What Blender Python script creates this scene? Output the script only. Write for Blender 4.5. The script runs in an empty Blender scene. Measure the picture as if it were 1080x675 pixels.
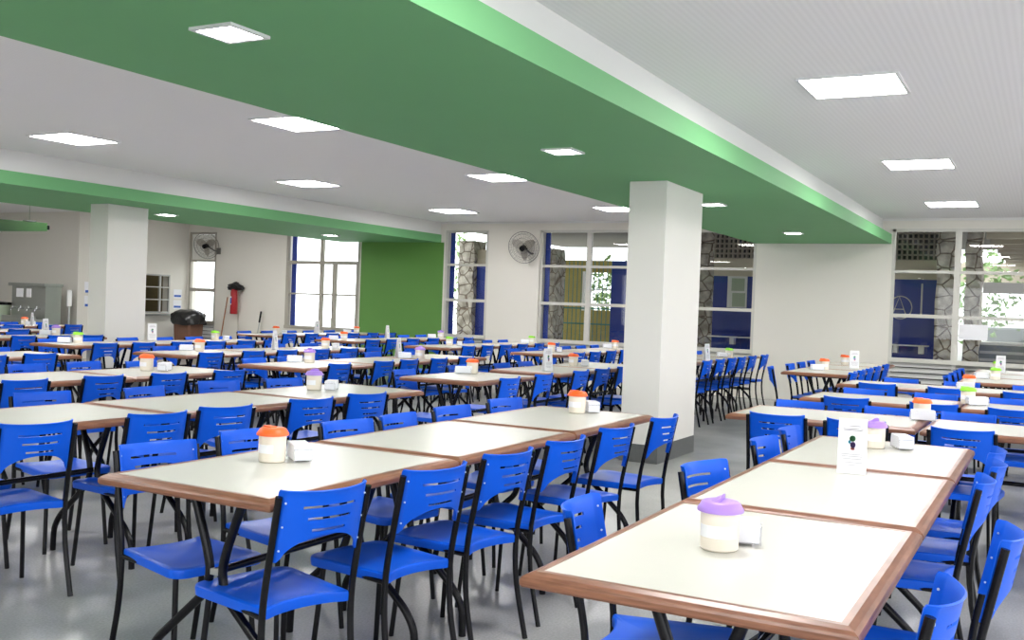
import bpy, bmesh, math, random
from mathutils import Vector, Matrix
random.seed(7)
C = bpy.context.scene.collection
PI = math.pi

# ------------------------------------------------------------------ materials
def mat(name, col, rough=0.5, metal=0.0, emit=None, strength=0.0, spec=0.5, coat=0.0, noise=0.0, nscale=8.0, bump=0.0, bscale=60.0, trans=0.0):
    m = bpy.data.materials.new(name); m.use_nodes = True
    nt = m.node_tree; b = nt.nodes['Principled BSDF']
    b.inputs['Base Color'].default_value = (*col, 1); b.inputs['Roughness'].default_value = rough
    b.inputs['Metallic'].default_value = metal; b.inputs['Specular IOR Level'].default_value = spec
    b.inputs['Coat Weight'].default_value = coat
    if trans: b.inputs['Transmission Weight'].default_value = trans
    if emit:
        b.inputs['Emission Color'].default_value = (*emit, 1); b.inputs['Emission Strength'].default_value = strength
    if noise or bump:
        tc = nt.nodes.new('ShaderNodeTexCoord')
    if noise:
        n = nt.nodes.new('ShaderNodeTexNoise'); n.inputs['Scale'].default_value = nscale; n.inputs['Detail'].default_value = 4
        nt.links.new(tc.outputs['Object'], n.inputs['Vector'])
        r = nt.nodes.new('ShaderNodeMapRange'); r.inputs['To Min'].default_value = 1 - noise; r.inputs['To Max'].default_value = 1 + noise
        nt.links.new(n.outputs['Fac'], r.inputs['Value'])
        h = nt.nodes.new('ShaderNodeHueSaturation'); h.inputs['Color'].default_value = (*col, 1)
        nt.links.new(r.outputs['Result'], h.inputs['Value']); nt.links.new(h.outputs['Color'], b.inputs['Base Color'])
    if bump:
        n2 = nt.nodes.new('ShaderNodeTexNoise'); n2.inputs['Scale'].default_value = bscale
        nt.links.new(tc.outputs['Object'], n2.inputs['Vector'])
        bp = nt.nodes.new('ShaderNodeBump'); bp.inputs['Strength'].default_value = bump; bp.inputs['Distance'].default_value = 0.01
        nt.links.new(n2.outputs['Fac'], bp.inputs['Height']); nt.links.new(bp.outputs['Normal'], b.inputs['Normal'])
    return m

M = dict(
 blue=mat('chair_blue_plastic', (0.001, 0.10, 0.70), 0.38, spec=0.30, noise=0.05),
 black=mat('black_steel_tube', (0.004, 0.004, 0.006), 0.25, spec=0.25),
 rivet=mat('pale_rivet', (0.55, 0.62, 0.75), 0.4),
 lam=mat('table_laminate', (0.64, 0.63, 0.565), 0.27, spec=0.45, noise=0.03, nscale=3),
 under=mat('table_underside', (0.05, 0.035, 0.025), 0.7),
 white=mat('white_wall_paint', (0.76, 0.73, 0.66), 0.75, noise=0.02, nscale=1.2),
 strip=mat('white_beam_paint', (0.74, 0.735, 0.72), 0.75),
 pillar=mat('pillar_white_paint', (0.77, 0.75, 0.70), 0.7, noise=0.015, nscale=2),
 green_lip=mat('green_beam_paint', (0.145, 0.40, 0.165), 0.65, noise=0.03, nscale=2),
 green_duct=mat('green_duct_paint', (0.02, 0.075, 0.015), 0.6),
 green_wall=mat('green_wall_paint', (0.12, 0.29, 0.06), 0.65, noise=0.04, nscale=2),
 stone_base=mat('grey_stone_base', (0.115, 0.12, 0.118), 0.35, noise=0.2, nscale=30),
 frame=mat('window_frame_paint', (0.60, 0.585, 0.53), 0.45),
 frame_dk=mat('window_frame_shade', (0.40, 0.37, 0.31), 0.5),  # dark beige frame colour
 alu=mat('brushed_aluminium', (0.45, 0.45, 0.43), 0.35, metal=0.8),
 steel=mat('stainless_steel', (0.42, 0.44, 0.42), 0.35, metal=0.85, noise=0.1, nscale=3),
 louver=mat('grey_louver', (0.55, 0.55, 0.53), 0.5),
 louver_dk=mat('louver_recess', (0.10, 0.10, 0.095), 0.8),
 lamp=mat('lamp_diffuser', (0.9, 0.9, 0.9), 0.5, emit=(1.0, 0.98, 0.97), strength=33.0),
 lamp_small=mat('lamp_diffuser_small', (0.9, 0.9, 0.9), 0.5, emit=(1.0, 0.98, 0.97), strength=33.0),
 lamp_trim=mat('lamp_white_trim', (0.75, 0.75, 0.75), 0.5),
 jar=mat('cream_jar_plastic', (0.78, 0.71, 0.60), 0.4, spec=0.4, noise=0.02),
 orange=mat('orange_lid', (0.95, 0.14, 0.02), 0.4),
 purple=mat('purple_lid', (0.42, 0.24, 0.74), 0.4),
 lime=mat('lime_lid', (0.28, 0.72, 0.03), 0.4),
 paper=mat('white_paper', (0.85, 0.85, 0.87), 0.6),
 napkin=mat('napkin_white', (0.80, 0.81, 0.86), 0.7),
 ink=mat('grey_ink', (0.45, 0.42, 0.47), 0.7),
 ink_green=mat('print_green', (0.10, 0.36, 0.17), 0.6),
 ink_purple=mat('print_purple', (0.25, 0.18, 0.45), 0.6),
 ink_cyan=mat('print_cyan', (0.15, 0.62, 0.80), 0.6),
 ink_red=mat('print_pink', (0.75, 0.30, 0.30), 0.6),
 ink_blue=mat('print_blue', (0.03, 0.12, 0.50), 0.6),
 metal=mat('bright_wire', (0.65, 0.65, 0.68), 0.25, metal=1.0),
 red=mat('extinguisher_red', (0.42, 0.02, 0.025), 0.35),
 bag=mat('black_bin_bag', (0.012, 0.012, 0.013), 0.28, bump=0.8, bscale=18),
 brown=mat('brown_bin_plastic', (0.17, 0.075, 0.045), 0.5, noise=0.1),
 navy=mat('exterior_blue_wall', (0.006, 0.03, 0.27), 0.5, noise=0.06, nscale=2),
 beige=mat('exterior_beige_band', (0.62, 0.56, 0.42), 0.8, noise=0.05),
 yellow=mat('exterior_ochre_wall', (0.40, 0.33, 0.09), 0.8, noise=0.15, nscale=3),
 teal=mat('teal_fence_paint', (0.05, 0.22, 0.21), 0.5),
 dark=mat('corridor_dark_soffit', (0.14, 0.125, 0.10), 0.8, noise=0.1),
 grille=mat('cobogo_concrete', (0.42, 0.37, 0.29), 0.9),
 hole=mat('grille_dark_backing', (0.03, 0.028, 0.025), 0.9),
 fanwire=mat('fan_cage_wire', (0.17, 0.16, 0.15), 0.4, metal=0.3),
 blade=mat('fan_blade_grey', (0.52, 0.49, 0.43), 0.5),
 leaf=mat('foliage_green', (0.24, 0.38, 0.14), 0.7, noise=0.4, nscale=6),
 wood_stick=mat('wooden_stick', (0.35, 0.15, 0.07), 0.6),
 jug=mat('pale_green_tub', (0.42, 0.50, 0.36), 0.5),
 frost=mat('frosted_panel', (0.86, 0.85, 0.80), 0.55),
 hatch_in=mat('hatch_interior', (0.20, 0.165, 0.085), 0.7, noise=0.25, nscale=2),
 asphalt=mat('outside_paving', (0.45, 0.45, 0.43), 0.9, noise=0.1),
 bench=mat('outside_grey_metal', (0.22, 0.24, 0.24), 0.5),
 pale=mat('outside_pale_wall', (0.85, 0.85, 0.82), 0.8),
)

def wood():
    m = bpy.data.materials.new('varnished_edge_wood'); m.use_nodes = True; nt = m.node_tree; b = nt.nodes['Principled BSDF']
    tc = nt.nodes.new('ShaderNodeTexCoord'); mp = nt.nodes.new('ShaderNodeMapping'); mp.inputs['Scale'].default_value = (5, 5, 60)
    n = nt.nodes.new('ShaderNodeTexNoise'); n.inputs['Scale'].default_value = 2.5; n.inputs['Detail'].default_value = 6
    cr = nt.nodes.new('ShaderNodeValToRGB')
    cr.color_ramp.elements[0].position = 0.3; cr.color_ramp.elements[0].color = (0.165, 0.066, 0.035, 1)
    cr.color_ramp.elements[1].position = 0.7; cr.color_ramp.elements[1].color = (0.29, 0.125, 0.07, 1)
    nt.links.new(tc.outputs['Object'], mp.inputs['Vector']); nt.links.new(mp.outputs['Vector'], n.inputs['Vector'])
    nt.links.new(n.outputs['Fac'], cr.inputs['Fac']); nt.links.new(cr.outputs['Color'], b.inputs['Base Color'])
    b.inputs['Roughness'].default_value = 0.3
    return m
M['wood'] = wood()

def floor_mat():
    m = bpy.data.materials.new('polished_grey_floor'); m.use_nodes = True; nt = m.node_tree; b = nt.nodes['Principled BSDF']
    tc = nt.nodes.new('ShaderNodeTexCoord')
    n = nt.nodes.new('ShaderNodeTexNoise'); n.inputs['Scale'].default_value = 1.6; n.inputs['Detail'].default_value = 6
    n3 = nt.nodes.new('ShaderNodeTexNoise'); n3.inputs['Scale'].default_value = 90; n3.inputs['Detail'].default_value = 2
    cr = nt.nodes.new('ShaderNodeValToRGB')
    cr.color_ramp.elements[0].position = 0.3; cr.color_ramp.elements[0].color = (0.32, 0.32, 0.31, 1)
    cr.color_ramp.elements[1].position = 0.7; cr.color_ramp.elements[1].color = (0.43, 0.43, 0.415, 1)
    mx = nt.nodes.new('ShaderNodeMix'); mx.data_type = 'RGBA'; mx.blend_type = 'OVERLAY'; mx.inputs[0].default_value = 0.25
    nt.links.new(tc.outputs['Object'], n.inputs['Vector']); nt.links.new(tc.outputs['Object'], n3.inputs['Vector'])
    nt.links.new(n.outputs['Fac'], cr.inputs['Fac']); nt.links.new(cr.outputs['Color'], mx.inputs[6]); nt.links.new(n3.outputs['Fac'], mx.inputs[7])
    nt.links.new(mx.outputs[2], b.inputs['Base Color']); b.inputs['Roughness'].default_value = 0.24
    return m
M['floor'] = floor_mat()

def ceiling_mat():
    # fluted white lining: narrow parallel strips running across the room
    m = bpy.data.materials.new('white_strip_ceiling'); m.use_nodes = True; nt = m.node_tree; b = nt.nodes['Principled BSDF']
    tc = nt.nodes.new('ShaderNodeTexCoord'); w = nt.nodes.new('ShaderNodeTexWave'); w.wave_type = 'BANDS'; w.bands_direction = 'Y'
    w.inputs['Scale'].default_value = 8.0
    mr = nt.nodes.new('ShaderNodeMapRange'); mr.inputs['To Min'].default_value = 0.965; mr.inputs['To Max'].default_value = 1.01
    h = nt.nodes.new('ShaderNodeHueSaturation'); h.inputs['Color'].default_value = (0.86, 0.845, 0.86, 1)
    nt.links.new(tc.outputs['Object'], w.inputs['Vector']); nt.links.new(w.outputs['Fac'], mr.inputs['Value'])
    nt.links.new(mr.outputs['Result'], h.inputs['Value']); nt.links.new(h.outputs['Color'], b.inputs['Base Color'])
    b.inputs['Roughness'].default_value = 0.7
    return m
M['ceil'] = ceiling_mat()

def stone_mat():
    m = bpy.data.materials.new('rough_rubble_stone'); m.use_nodes = True; nt = m.node_tree; b = nt.nodes['Principled BSDF']
    tc = nt.nodes.new('ShaderNodeTexCoord'); v = nt.nodes.new('ShaderNodeTexVoronoi'); v.feature = 'DISTANCE_TO_EDGE'; v.inputs['Scale'].default_value = 4.5
    n = nt.nodes.new('ShaderNodeTexNoise'); n.inputs['Scale'].default_value = 7; n.inputs['Detail'].default_value = 5
    cr = nt.nodes.new('ShaderNodeValToRGB'); cr.color_ramp.elements[0].color = (0.38, 0.30, 0.25, 1); cr.color_ramp.elements[0].position = 0.01
    cr.color_ramp.elements[1].color = (1, 1, 1, 1); cr.color_ramp.elements[1].position = 0.06
    c2 = nt.nodes.new('ShaderNodeValToRGB'); c2.color_ramp.elements[0].color = (0.32, 0.285, 0.235, 1); c2.color_ramp.elements[1].color = (0.62, 0.58, 0.50, 1)
    c2.color_ramp.elements[0].position = 0.35; c2.color_ramp.elements[1].position = 0.65
    mx = nt.nodes.new('ShaderNodeMix'); mx.data_type = 'RGBA'; mx.blend_type = 'MULTIPLY'; mx.inputs[0].default_value = 1
    nt.links.new(tc.outputs['Object'], v.inputs['Vector']); nt.links.new(tc.outputs['Object'], n.inputs['Vector'])
    nt.links.new(v.outputs['Distance'], cr.inputs['Fac']); nt.links.new(n.outputs['Fac'], c2.inputs['Fac'])
    nt.links.new(c2.outputs['Color'], mx.inputs[6]); nt.links.new(cr.outputs['Color'], mx.inputs[7]); nt.links.new(mx.outputs[2], b.inputs['Base Color'])
    bp = nt.nodes.new('ShaderNodeBump'); bp.inputs['Strength'].default_value = 0.8; bp.inputs['Distance'].default_value = 0.05
    nt.links.new(cr.outputs['Color'], bp.inputs['Height']); nt.links.new(bp.outputs['Normal'], b.inputs['Normal']); b.inputs['Roughness'].default_value = 0.9
    return m
M['stone'] = stone_mat()

def pane_mat():
    m = bpy.data.materials.new('clear_window_glass'); m.use_nodes = True; nt = m.node_tree
    nt.nodes.remove(nt.nodes['Principled BSDF']); out = nt.nodes['Material Output']
    t = nt.nodes.new('ShaderNodeBsdfTransparent'); t.inputs['Color'].default_value = (0.94, 0.96, 0.95, 1)
    g = nt.nodes.new('ShaderNodeBsdfGlossy'); g.inputs['Roughness'].default_value = 0.0; g.inputs['Color'].default_value = (1, 1, 1, 1)
    geo = nt.nodes.new('ShaderNodeNewGeometry'); dt = nt.nodes.new('ShaderNodeVectorMath'); dt.operation = 'DOT_PRODUCT'
    nt.links.new(geo.outputs['Incoming'], dt.inputs[0]); nt.links.new(geo.outputs['Normal'], dt.inputs[1])
    def mth(op, a, b=None):
        m_ = nt.nodes.new('ShaderNodeMath'); m_.operation = op
        for i_, v_ in enumerate((a, b)):
            if v_ is None: continue
            if isinstance(v_, (int, float)): m_.inputs[i_].default_value = v_
            else: nt.links.new(v_, m_.inputs[i_])
        return m_.outputs[0]
    ab = mth('ABSOLUTE', dt.outputs['Value']); sch = mth('ADD', mth('MULTIPLY', mth('POWER', mth('SUBTRACT', 1.0, ab), 5.0), 0.96), 0.04)
    mx = nt.nodes.new('ShaderNodeMixShader')
    nt.links.new(sch, mx.inputs['Fac']); nt.links.new(t.outputs['BSDF'], mx.inputs[1]); nt.links.new(g.outputs['BSDF'], mx.inputs[2])
    nt.links.new(mx.outputs['Shader'], out.inputs['Surface'])
    return m
M['pane'] = pane_mat()

# ------------------------------------------------------------------ mesh helpers
def obj(name, bm, m, parent=None, smooth=False, loc=None):
    me = bpy.data.meshes.new(name); bmesh.ops.recalc_face_normals(bm, faces=bm.faces); bm.to_mesh(me); bm.free()
    me.materials.append(m)
    if smooth:
        for p in me.polygons: p.use_smooth = True
        me.set_sharp_from_angle(angle=math.radians(40))
    o = bpy.data.objects.new(name, me); C.objects.link(o)
    if parent: o.parent = parent
    if loc: o.location = loc
    return o
def box(bm, x0, x1, y0, y1, z0, z1, bevel=0):
    b2 = bmesh.new()
    bmesh.ops.create_cube(b2, size=1)
    for v in b2.verts:
        v.co = Vector(((x0 + x1) / 2 + v.co.x * abs(x1 - x0), (y0 + y1) / 2 + v.co.y * abs(y1 - y0), (z0 + z1) / 2 + v.co.z * abs(z1 - z0)))
    if bevel: bmesh.ops.bevel(b2, geom=b2.edges[:], offset=bevel, segments=2, affect='EDGES', profile=0.5)
    me = bpy.data.meshes.new('t'); b2.to_mesh(me); b2.free(); bm.from_mesh(me); bpy.data.meshes.remove(me)
    return bm
def rounded(pts, rad, n=5):
    out = [Vector(pts[0])]
    for i in range(1, len(pts) - 1):
        p, a, b = Vector(pts[i]), Vector(pts[i - 1]), Vector(pts[i + 1])
        r = min(rad, (a - p).length * 0.45, (b - p).length * 0.45)
        s = p + (a - p).normalized() * r; e = p + (b - p).normalized() * r
        for k in range(n + 1):
            t = k / n; out.append(s * (1 - t) ** 2 + p * 2 * t * (1 - t) + e * t * t)
    out.append(Vector(pts[-1])); return out
def tube(bm, pts, r, seg=8, rad=0.0, n=5, cap=True):
    pts = rounded(pts, rad, n) if rad else [Vector(p) for p in pts]
    rings = []; up = None
    for i, p in enumerate(pts):
        d = (pts[min(i + 1, len(pts) - 1)] - pts[max(i - 1, 0)]).normalized()
        if up is None:
            up = Vector((0, 0, 1)) if abs(d.z) < 0.9 else Vector((1, 0, 0))
        side = d.cross(up).normalized(); up = side.cross(d).normalized()
        rings.append([bm.verts.new(p + r * (math.cos(2 * PI * k / seg) * side + math.sin(2 * PI * k / seg) * up)) for k in range(seg)])
    for a, b in zip(rings, rings[1:]):
        for k in range(seg): bm.faces.new((a[k], a[(k + 1) % seg], b[(k + 1) % seg], b[k]))
    if cap: bm.faces.new(rings[0][::-1]); bm.faces.new(rings[-1])
    return bm
def lathe(bm, prof, seg=24, c=(0, 0, 0), cap=True):
    rings = [[bm.verts.new((c[0] + r * math.cos(2 * PI * k / seg), c[1] + r * math.sin(2 * PI * k / seg), c[2] + z)) for k in range(seg)] for r, z in prof]
    for a, b in zip(rings, rings[1:]):
        for k in range(seg): bm.faces.new((a[k], a[(k + 1) % seg], b[(k + 1) % seg], b[k]))
    if cap: bm.faces.new(rings[0][::-1]); bm.faces.new(rings[-1])
    return bm
def thing(name, label, cat, loc=(0, 0, 0), rz=0.0, group=None):
    o = bpy.data.objects.new(name, None); o.empty_display_size = 0.1; C.objects.link(o)
    o.location = loc; o.rotation_euler = (0, 0, rz); o['label'] = label; o['category'] = cat
    if group: o['group'] = group
    return o
def tag(o, label, cat, group=None):
    o['label'] = label; o['category'] = cat
    if group: o['group'] = group
    return o
def struct(name, bm, m, smooth=False):
    o = obj(name, bm, m, None, smooth); o['kind'] = 'structure'; return o
def dup(root, loc, rz, label, group=None, name=None):
    r = root.copy(); C.objects.link(r); r.location = loc; r.rotation_euler = (0, 0, rz); r['label'] = label
    if group: r['group'] = group
    for ch in list(root.children):
        c = ch.copy(); C.objects.link(c); c.parent = r
        for g in ch.children:
            d = g.copy(); C.objects.link(d); d.parent = c
    return r
B = bmesh.new

# ------------------------------------------------------------------ chair
SEAT_Z = 0.43
def post_y(z): return -0.200 - 0.074 * (max(z, 0.42) - 0.42) / 0.38
def seat_bm():
    bm = B(); out = []
    # outline from rear left corner round the front to rear right, then the hollowed rear edge
    hw_r, hw_f, yr, yf = 0.166, 0.188, -0.205, 0.205
    out.append((-hw_r, yr)); out.append((-hw_r - 0.006, yr + 0.10))
    rr = 0.055
    for k in range(7):
        a = PI - k * (PI / 2) / 6; out.append((-hw_f + rr + rr * math.cos(a), yf - rr + rr * math.sin(a)))
    for k in range(7):
        a = PI / 2 - k * (PI / 2) / 6; out.append((hw_f - rr + rr * math.cos(a), yf - rr + rr * math.sin(a)))
    out.append((hw_r + 0.006, yr + 0.10)); out.append((hw_r, yr)); out.append((hw_r - 0.02, yr + 0.002))
    for k in range(1, 8):
        t = k / 8; x = (hw_r - 0.02) * (1 - 2 * t); out.append((x, yr + 0.035 * math.sin(PI * t) ** 0.7))
    out.append((-hw_r + 0.02, yr + 0.002))
    def ring(s, z, dz=0.0): return [bm.verts.new((x * s, y * s + 0.0, z)) for x, y in out]
    rings = [ring(0.45, SEAT_Z - 0.009), ring(0.8, SEAT_Z - 0.005), ring(0.95, SEAT_Z), ring(0.99, SEAT_Z - 0.004), ring(1.0, SEAT_Z - 0.012), ring(0.99, SEAT_Z - 0.034), ring(0.94, SEAT_Z - 0.034), ring(0.9, SEAT_Z - 0.018)]
    n = len(out)
    for a, b in zip(rings, rings[1:]):
        for k in range(n): bm.faces.new((a[k], a[(k + 1) % n], b[(k + 1) % n], b[k]))
    bm.faces.new(rings[0]); bm.faces.new(rings[-1][::-1])
    return bm
def back_bm():
    bm = B(); H = 0.157; N = 36
    us = [-1 + 2 * i / N for i in range(N + 1)]
    slots = [(0.744, 0.753, 0.60), (0.707, 0.716, 0.50), (0.670, 0.679, 0.40)]
    zs = [None, None, None, 0.664, 0.670, 0.679, 0.692, 0.707, 0.716, 0.730, 0.744, 0.753, 0.775, 0.792, 0.800]
    def bot(u):
        e = abs(u) / 0.90
        return 0.578 + (0.080 * math.sqrt(max(0, 1 - e * e)) if e < 1 else 0)
    grid = []
    for i, u in enumerate(us):
        col = []
        for j, z in enumerate(zs):
            if z is None: z = bot(u) + (0.664 - bot(u)) * j / 3
            bow = -0.048 * (1 - u * u)
            wrap = 0.016 if abs(u) > 0.999 else 0
            zz = z + (0.006 * abs(u) ** 3 if j > 11 else 0) - 0.012 * 0
            yy = post_y(z) + bow + wrap - (0.004 if j == len(zs) - 1 else 0)
            col.append(bm.verts.new((u * H, yy, zz)))
        grid.append(col)
    for i in range(N):
        uc = (us[i] + us[i + 1]) / 2
        for j in range(len(zs) - 1):
            z0, z1 = zs[j], zs[j + 1]
            if z0 is not None and any(abs(z0 - s0) < 1e-6 and abs(z1 - s1) < 1e-6 and abs(uc) < w for s0, s1, w in slots): continue
            bm.faces.new((grid[i][j], grid[i + 1][j], grid[i + 1][j + 1], grid[i][j + 1]))
    bmesh.ops.recalc_face_normals(bm, faces=bm.faces)
    bmesh.ops.solidify(bm, geom=bm.faces[:], thickness=0.0055)
    return bm
def make_chair(seg, rivets):
    t = thing('dining_chair', '', 'chair')
    obj('seat', seat_bm(), M['blue'], t, True)
    bk = obj('backrest', back_bm(), M['blue'], t, True)
    if rivets:
        for s in (-1, 1):
            for z in (0.765, 0.69, 0.615):
                bm = B(); tube(bm, [(s * 0.152, post_y(z) + 0.004, z), (s * 0.1495, post_y(z) + 0.004, z)], 0.0032, 8)
                tube(bm, [(s * 0.150, post_y(z) - 0.010, z), (s * 0.150, post_y(z) - 0.0135, z)], 0.0032, 8)
                obj('rivet', bm, M['rivet'], bk)
    for s in (-1, 1):
        bm = B(); tube(bm, [(s * 0.176, -0.262, 0.0), (s * 0.171, -0.205, 0.24), (s * 0.169, -0.200, 0.43), (s * 0.169, post_y(0.79), 0.785)], 0.0115, seg, 0.1, 4 if seg > 6 else 2)
        obj('rear_leg', bm, M['black'], t, True)
    for s in (-1, 1):
        bm = B(); tube(bm, [(s * 0.168, 0.175, 0.0), (s * 0.148, 0.140, 0.398)], 0.0105, seg)
        obj('leg', bm, M['black'], t, True)
    bm = B()
    for s in (-1, 1): tube(bm, [(s * 0.169, -0.198, 0.402), (s * 0.150, 0.15, 0.400)], 0.009, seg)
    tube(bm, [(-0.15, 0.14, 0.4), (0.15, 0.14, 0.4)], 0.009, seg); tube(bm, [(-0.167, -0.13, 0.401), (0.167, -0.13, 0.401)], 0.009, seg)
    obj('seat_frame', bm, M['black'], t, True)
    return t
chair_near = make_chair(10, True); chair_far = make_chair(6, False)
used_chair = {'near': False, 'far': False}
def chair(x, y, rz, label, group):
    near = math.hypot(x, y) < 4.6
    key = 'near' if near else 'far'; src = chair_near if near else chair_far
    if not used_chair[key]:
        used_chair[key] = True; src.location = (x, y, 0); src.rotation_euler = (0, 0, rz); src['label'] = label; src['group'] = group
        return src
    return dup(src, (x, y, 0), rz, label, group)

# ------------------------------------------------------------------ table
TL, TW, TH = 1.098, 0.755, 0.770
def make_table():
    t = thing('dining_table', '', 'table')
    hx, hy = TL / 2, TW / 2
    bm = B(); box(bm, -hx + 0.042, hx - 0.042, -hy + 0.042, hy - 0.042, TH - 0.028, TH - 0.001)
    obj('tabletop', bm, M['lam'], t)
    bm = B(); box(bm, -hx + 0.02, hx - 0.02, -hy + 0.02, hy - 0.02, TH - 0.036, TH - 0.028)
    obj('underboard', bm, M['under'], t)
    prof = [(0.042, -0.028), (0.042, 0.0), (0.026, 0.0), (0.012, -0.006), (0.003, -0.012), (0.0, -0.018), (0.0, -0.030), (0.004, -0.036), (0.020, -0.036), (0.020, -0.028)]
    bm = B(); rings = []
    for d, z in prof:
        rings.append([bm.verts.new((sx * (hx - d), sy * (hy - d), TH + z)) for sx, sy in ((-1, -1), (1, -1), (1, 1), (-1, 1))])
    for a, b in zip(rings, rings[1:]):
        for k in range(4): bm.faces.new((a[k], a[(k + 1) % 4], b[(k + 1) % 4], b[k]))
    obj('wood_edging', bm, M['wood'], t)
    for ex in (-0.375, 0.375):
        for s in (-1, 1):
            bm = B()
            tube(bm, [(ex, s * 0.118, TH - 0.036), (ex, s * 0.045, 0.54), (ex, s * 0.024, 0.46), (ex, s * 0.045, 0.385), (ex, s * 0.262, 0.19), (ex, s * 0.305, 0.12), (ex, s * 0.31, 0.0)], 0.0155, 10, 0.09, 4)
            lg = obj('leg', bm, M['black'], t, True)
        bm = B(); box(bm, ex - 0.02, ex + 0.02, -0.26, 0.26, TH - 0.052, TH - 0.0355)
        obj('top_bracket', bm, M['black'], t)
        bm = B(); box(bm, ex - 0.010, ex + 0.010, -0.030, 0.030, 0.450, 0.472, 0.003)
        obj('leg_joint', bm, M['alu'], t)
    bm = B(); tube(bm, [(-0.375, 0, 0.462), (0.375, 0, 0.462)], 0.013, 10)
    obj('stretcher', bm, M['black'], t, True)
    return t
table0 = make_table(); table_used = [False]
def table(x, y, rz, label, group):
    if not table_used[0]:
        table_used[0] = True; table0.location = (x, y, 0); table0.rotation_euler = (0, 0, rz); table0['label'] = label; table0['group'] = group
        return table0
    return dup(table0, (x, y, 0), rz, label, group)

ORD = ['first', 'second', 'third', 'fourth', 'fifth', 'sixth', 'seventh', 'eighth']
def jit(a): return random.uniform(-a, a)
def row(where, sx, y0, xs, front, back, rot=0.0, j=2.5, tilt=0.0, side=('near', 'far')):
    """tables whose long side runs along X; xs = left end of every table; front/back = x of the chair centres"""
    n = len(xs)
    def R(px, py):
        dx, dy = px - xs[0], py - y0
        return xs[0] + dx * math.cos(rot) - dy * math.sin(rot), y0 + dx * math.sin(rot) + dy * math.cos(rot)
    for i, x in enumerate(xs):
        p = R(x + TL / 2, y0 + TW / 2)
        table(p[0], p[1], rot, 'cream table with wooden edge, %s from left in %s' % (ORD[i], where), 'tables in the ' + where)
    for lst, sgn, sd in ((front, 1, side[0]), (back, -1, side[1])):
        for i, c in enumerate(lst):
            if isinstance(c, tuple) and c[0] == 'top':          # measured at the middle of the top rail
                th = math.radians(c[3]) + (0 if sgn == 1 else PI); aa = th
                p = (c[1] - 0.27 * math.sin(th), c[2] + 0.27 * math.cos(th))
            else:
                dx, dy, da = (c + (0, tilt + jit(j)))[:3] if isinstance(c, tuple) and len(c) < 3 else (c if isinstance(c, tuple) else (c, 0, tilt + jit(j)))
                yy = y0 + 0.16 + dy if sgn == 1 else y0 + TW - 0.16 + dy
                p = R(dx, yy); aa = rot + (0 if sgn == 1 else PI) + math.radians(da)
            chair(p[0], p[1], aa,
                  'blue slatted chair, %s from left on %s side of %s' % (ORD[i], sd, where), 'chairs on the %s side of the %s' % (sd, where))
def six(x0, n=6, p=0.555, o=0.30): return [x0 + o + p * i + jit(0.03) for i in range(n)]

P_ = 1.108
t_ = lambda *a: ('top',) + a
row('foreground left row', 0, 2.05, [2.33, 2.33 + P_, 2.33 + 2 * P_], [t_(2.50, 1.98, -15), t_(3.05, 1.92, -10), t_(3.56, 1.90, -7), t_(4.08, 1.89, -4), t_(4.70, 1.90, -7), t_(5.34, 1.88, -4)],
    [t_(2.80, 3.04, -13), t_(3.34, 3.06, -12), t_(3.90, 2.97, -10), t_(4.30, 2.95, 2), t_(4.86, 2.97, -6), t_(5.52, 2.99, -10)])
row('second left row', 0, 3.97, [2.62, 3.73, 4.84 - 0.01], [t_(2.90, 3.88, -10), t_(3.52, 3.82, -9), t_(3.98, 3.82, -12), t_(4.64, 3.79, -10), t_(5.17, 3.78, -10)],
    [t_(3.10, 4.95, -8), t_(3.74, 4.98, -12), t_(4.38, 4.89, 4), t_(5.08, 4.96, -12), t_(5.60, 4.84, -10)], rot=-0.035)
row('third left row', 0, 5.82, [2.90, 4.01, 5.12], [(4.20, 0.05), (4.80, 0.05), (5.33, 0.0), (5.92, -0.02)], [(4.45, .1), (5.02, 0.22), (5.55, 0.25), (6.0, 0.1)], rot=-0.01, tilt=-8)
row('fourth left row', 0, 8.05, [3.15, 4.26, 5.37], [(5.45, 0), (5.98, 0.05)], [5.6, 6.15])
row('nearest middle row left of pillar', 0, 3.98, [6.90, 8.42, 9.53], [(7.19, -.02), (7.85, 0), (8.63, 0.0), (9.14, 0.0), (9.70, 0.0), (10.28, 0)],
    [(7.2, 0.05), (8.15, 0.1), (8.85, 0), (9.35, 0), (9.9, 0)])
row('second middle row', 0, 5.70, [6.86, 8.0, 9.14], [(7.36, 0.1), (8.08, 0.1), (8.54, 0.1), (9.05, 0.05), (9.55, 0)], [(7.2, 0), (7.75, .05), (8.70, 0.1), (9.30, 0.1), 9.9], rot=0.03)
row('third middle row', 0, 7.57, [7.30, 8.40, 9.50], [(7.56, 0.03), (8.20, 0.05), (8.68, 0), 9.25, 9.8, 10.3], [(7.9, 0.1), 8.5, 9.0, 9.6, 10.2])
row('fourth middle row', 0, 9.40, [7.45, 8.56, 9.67], [(7.77, 0.0), (8.31, 0.0), (8.89, 0), (9.45, 0), (10.0, 0), 10.5], six(7.5))
row('fifth middle row by left pillar', 0, 11.12, [7.1, 8.22], [7.5, 8.0, 8.5, 9.0], [7.5, 8.05, 8.6])
row('last middle row behind left pillar', 0, 12.9, [7.8, 8.91], six(7.8, 4), six(7.8, 4))
row('furthest left row by water cooler', 0, 14.45, [9.4, 10.51], six(9.4, 4), six(9.4, 4))
row('back row right of pillar', 0, 3.80, [11.55, 12.68, 13.81], [(11.95, 0), (12.5, 0), (13.02, 0), (13.5, 0), (14.05, 0), (14.72, 0)], six(11.6))
row('second back row', 0, 5.56, [11.76, 12.87, 13.98], six(11.76), six(11.76))
row('third back row', 0, 7.25, [11.76, 12.87, 13.98], six(11.76), six(11.76))
row('fourth back row', 0, 9.05, [12.0, 13.11, 14.22], six(12.0), six(12.0))
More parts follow.
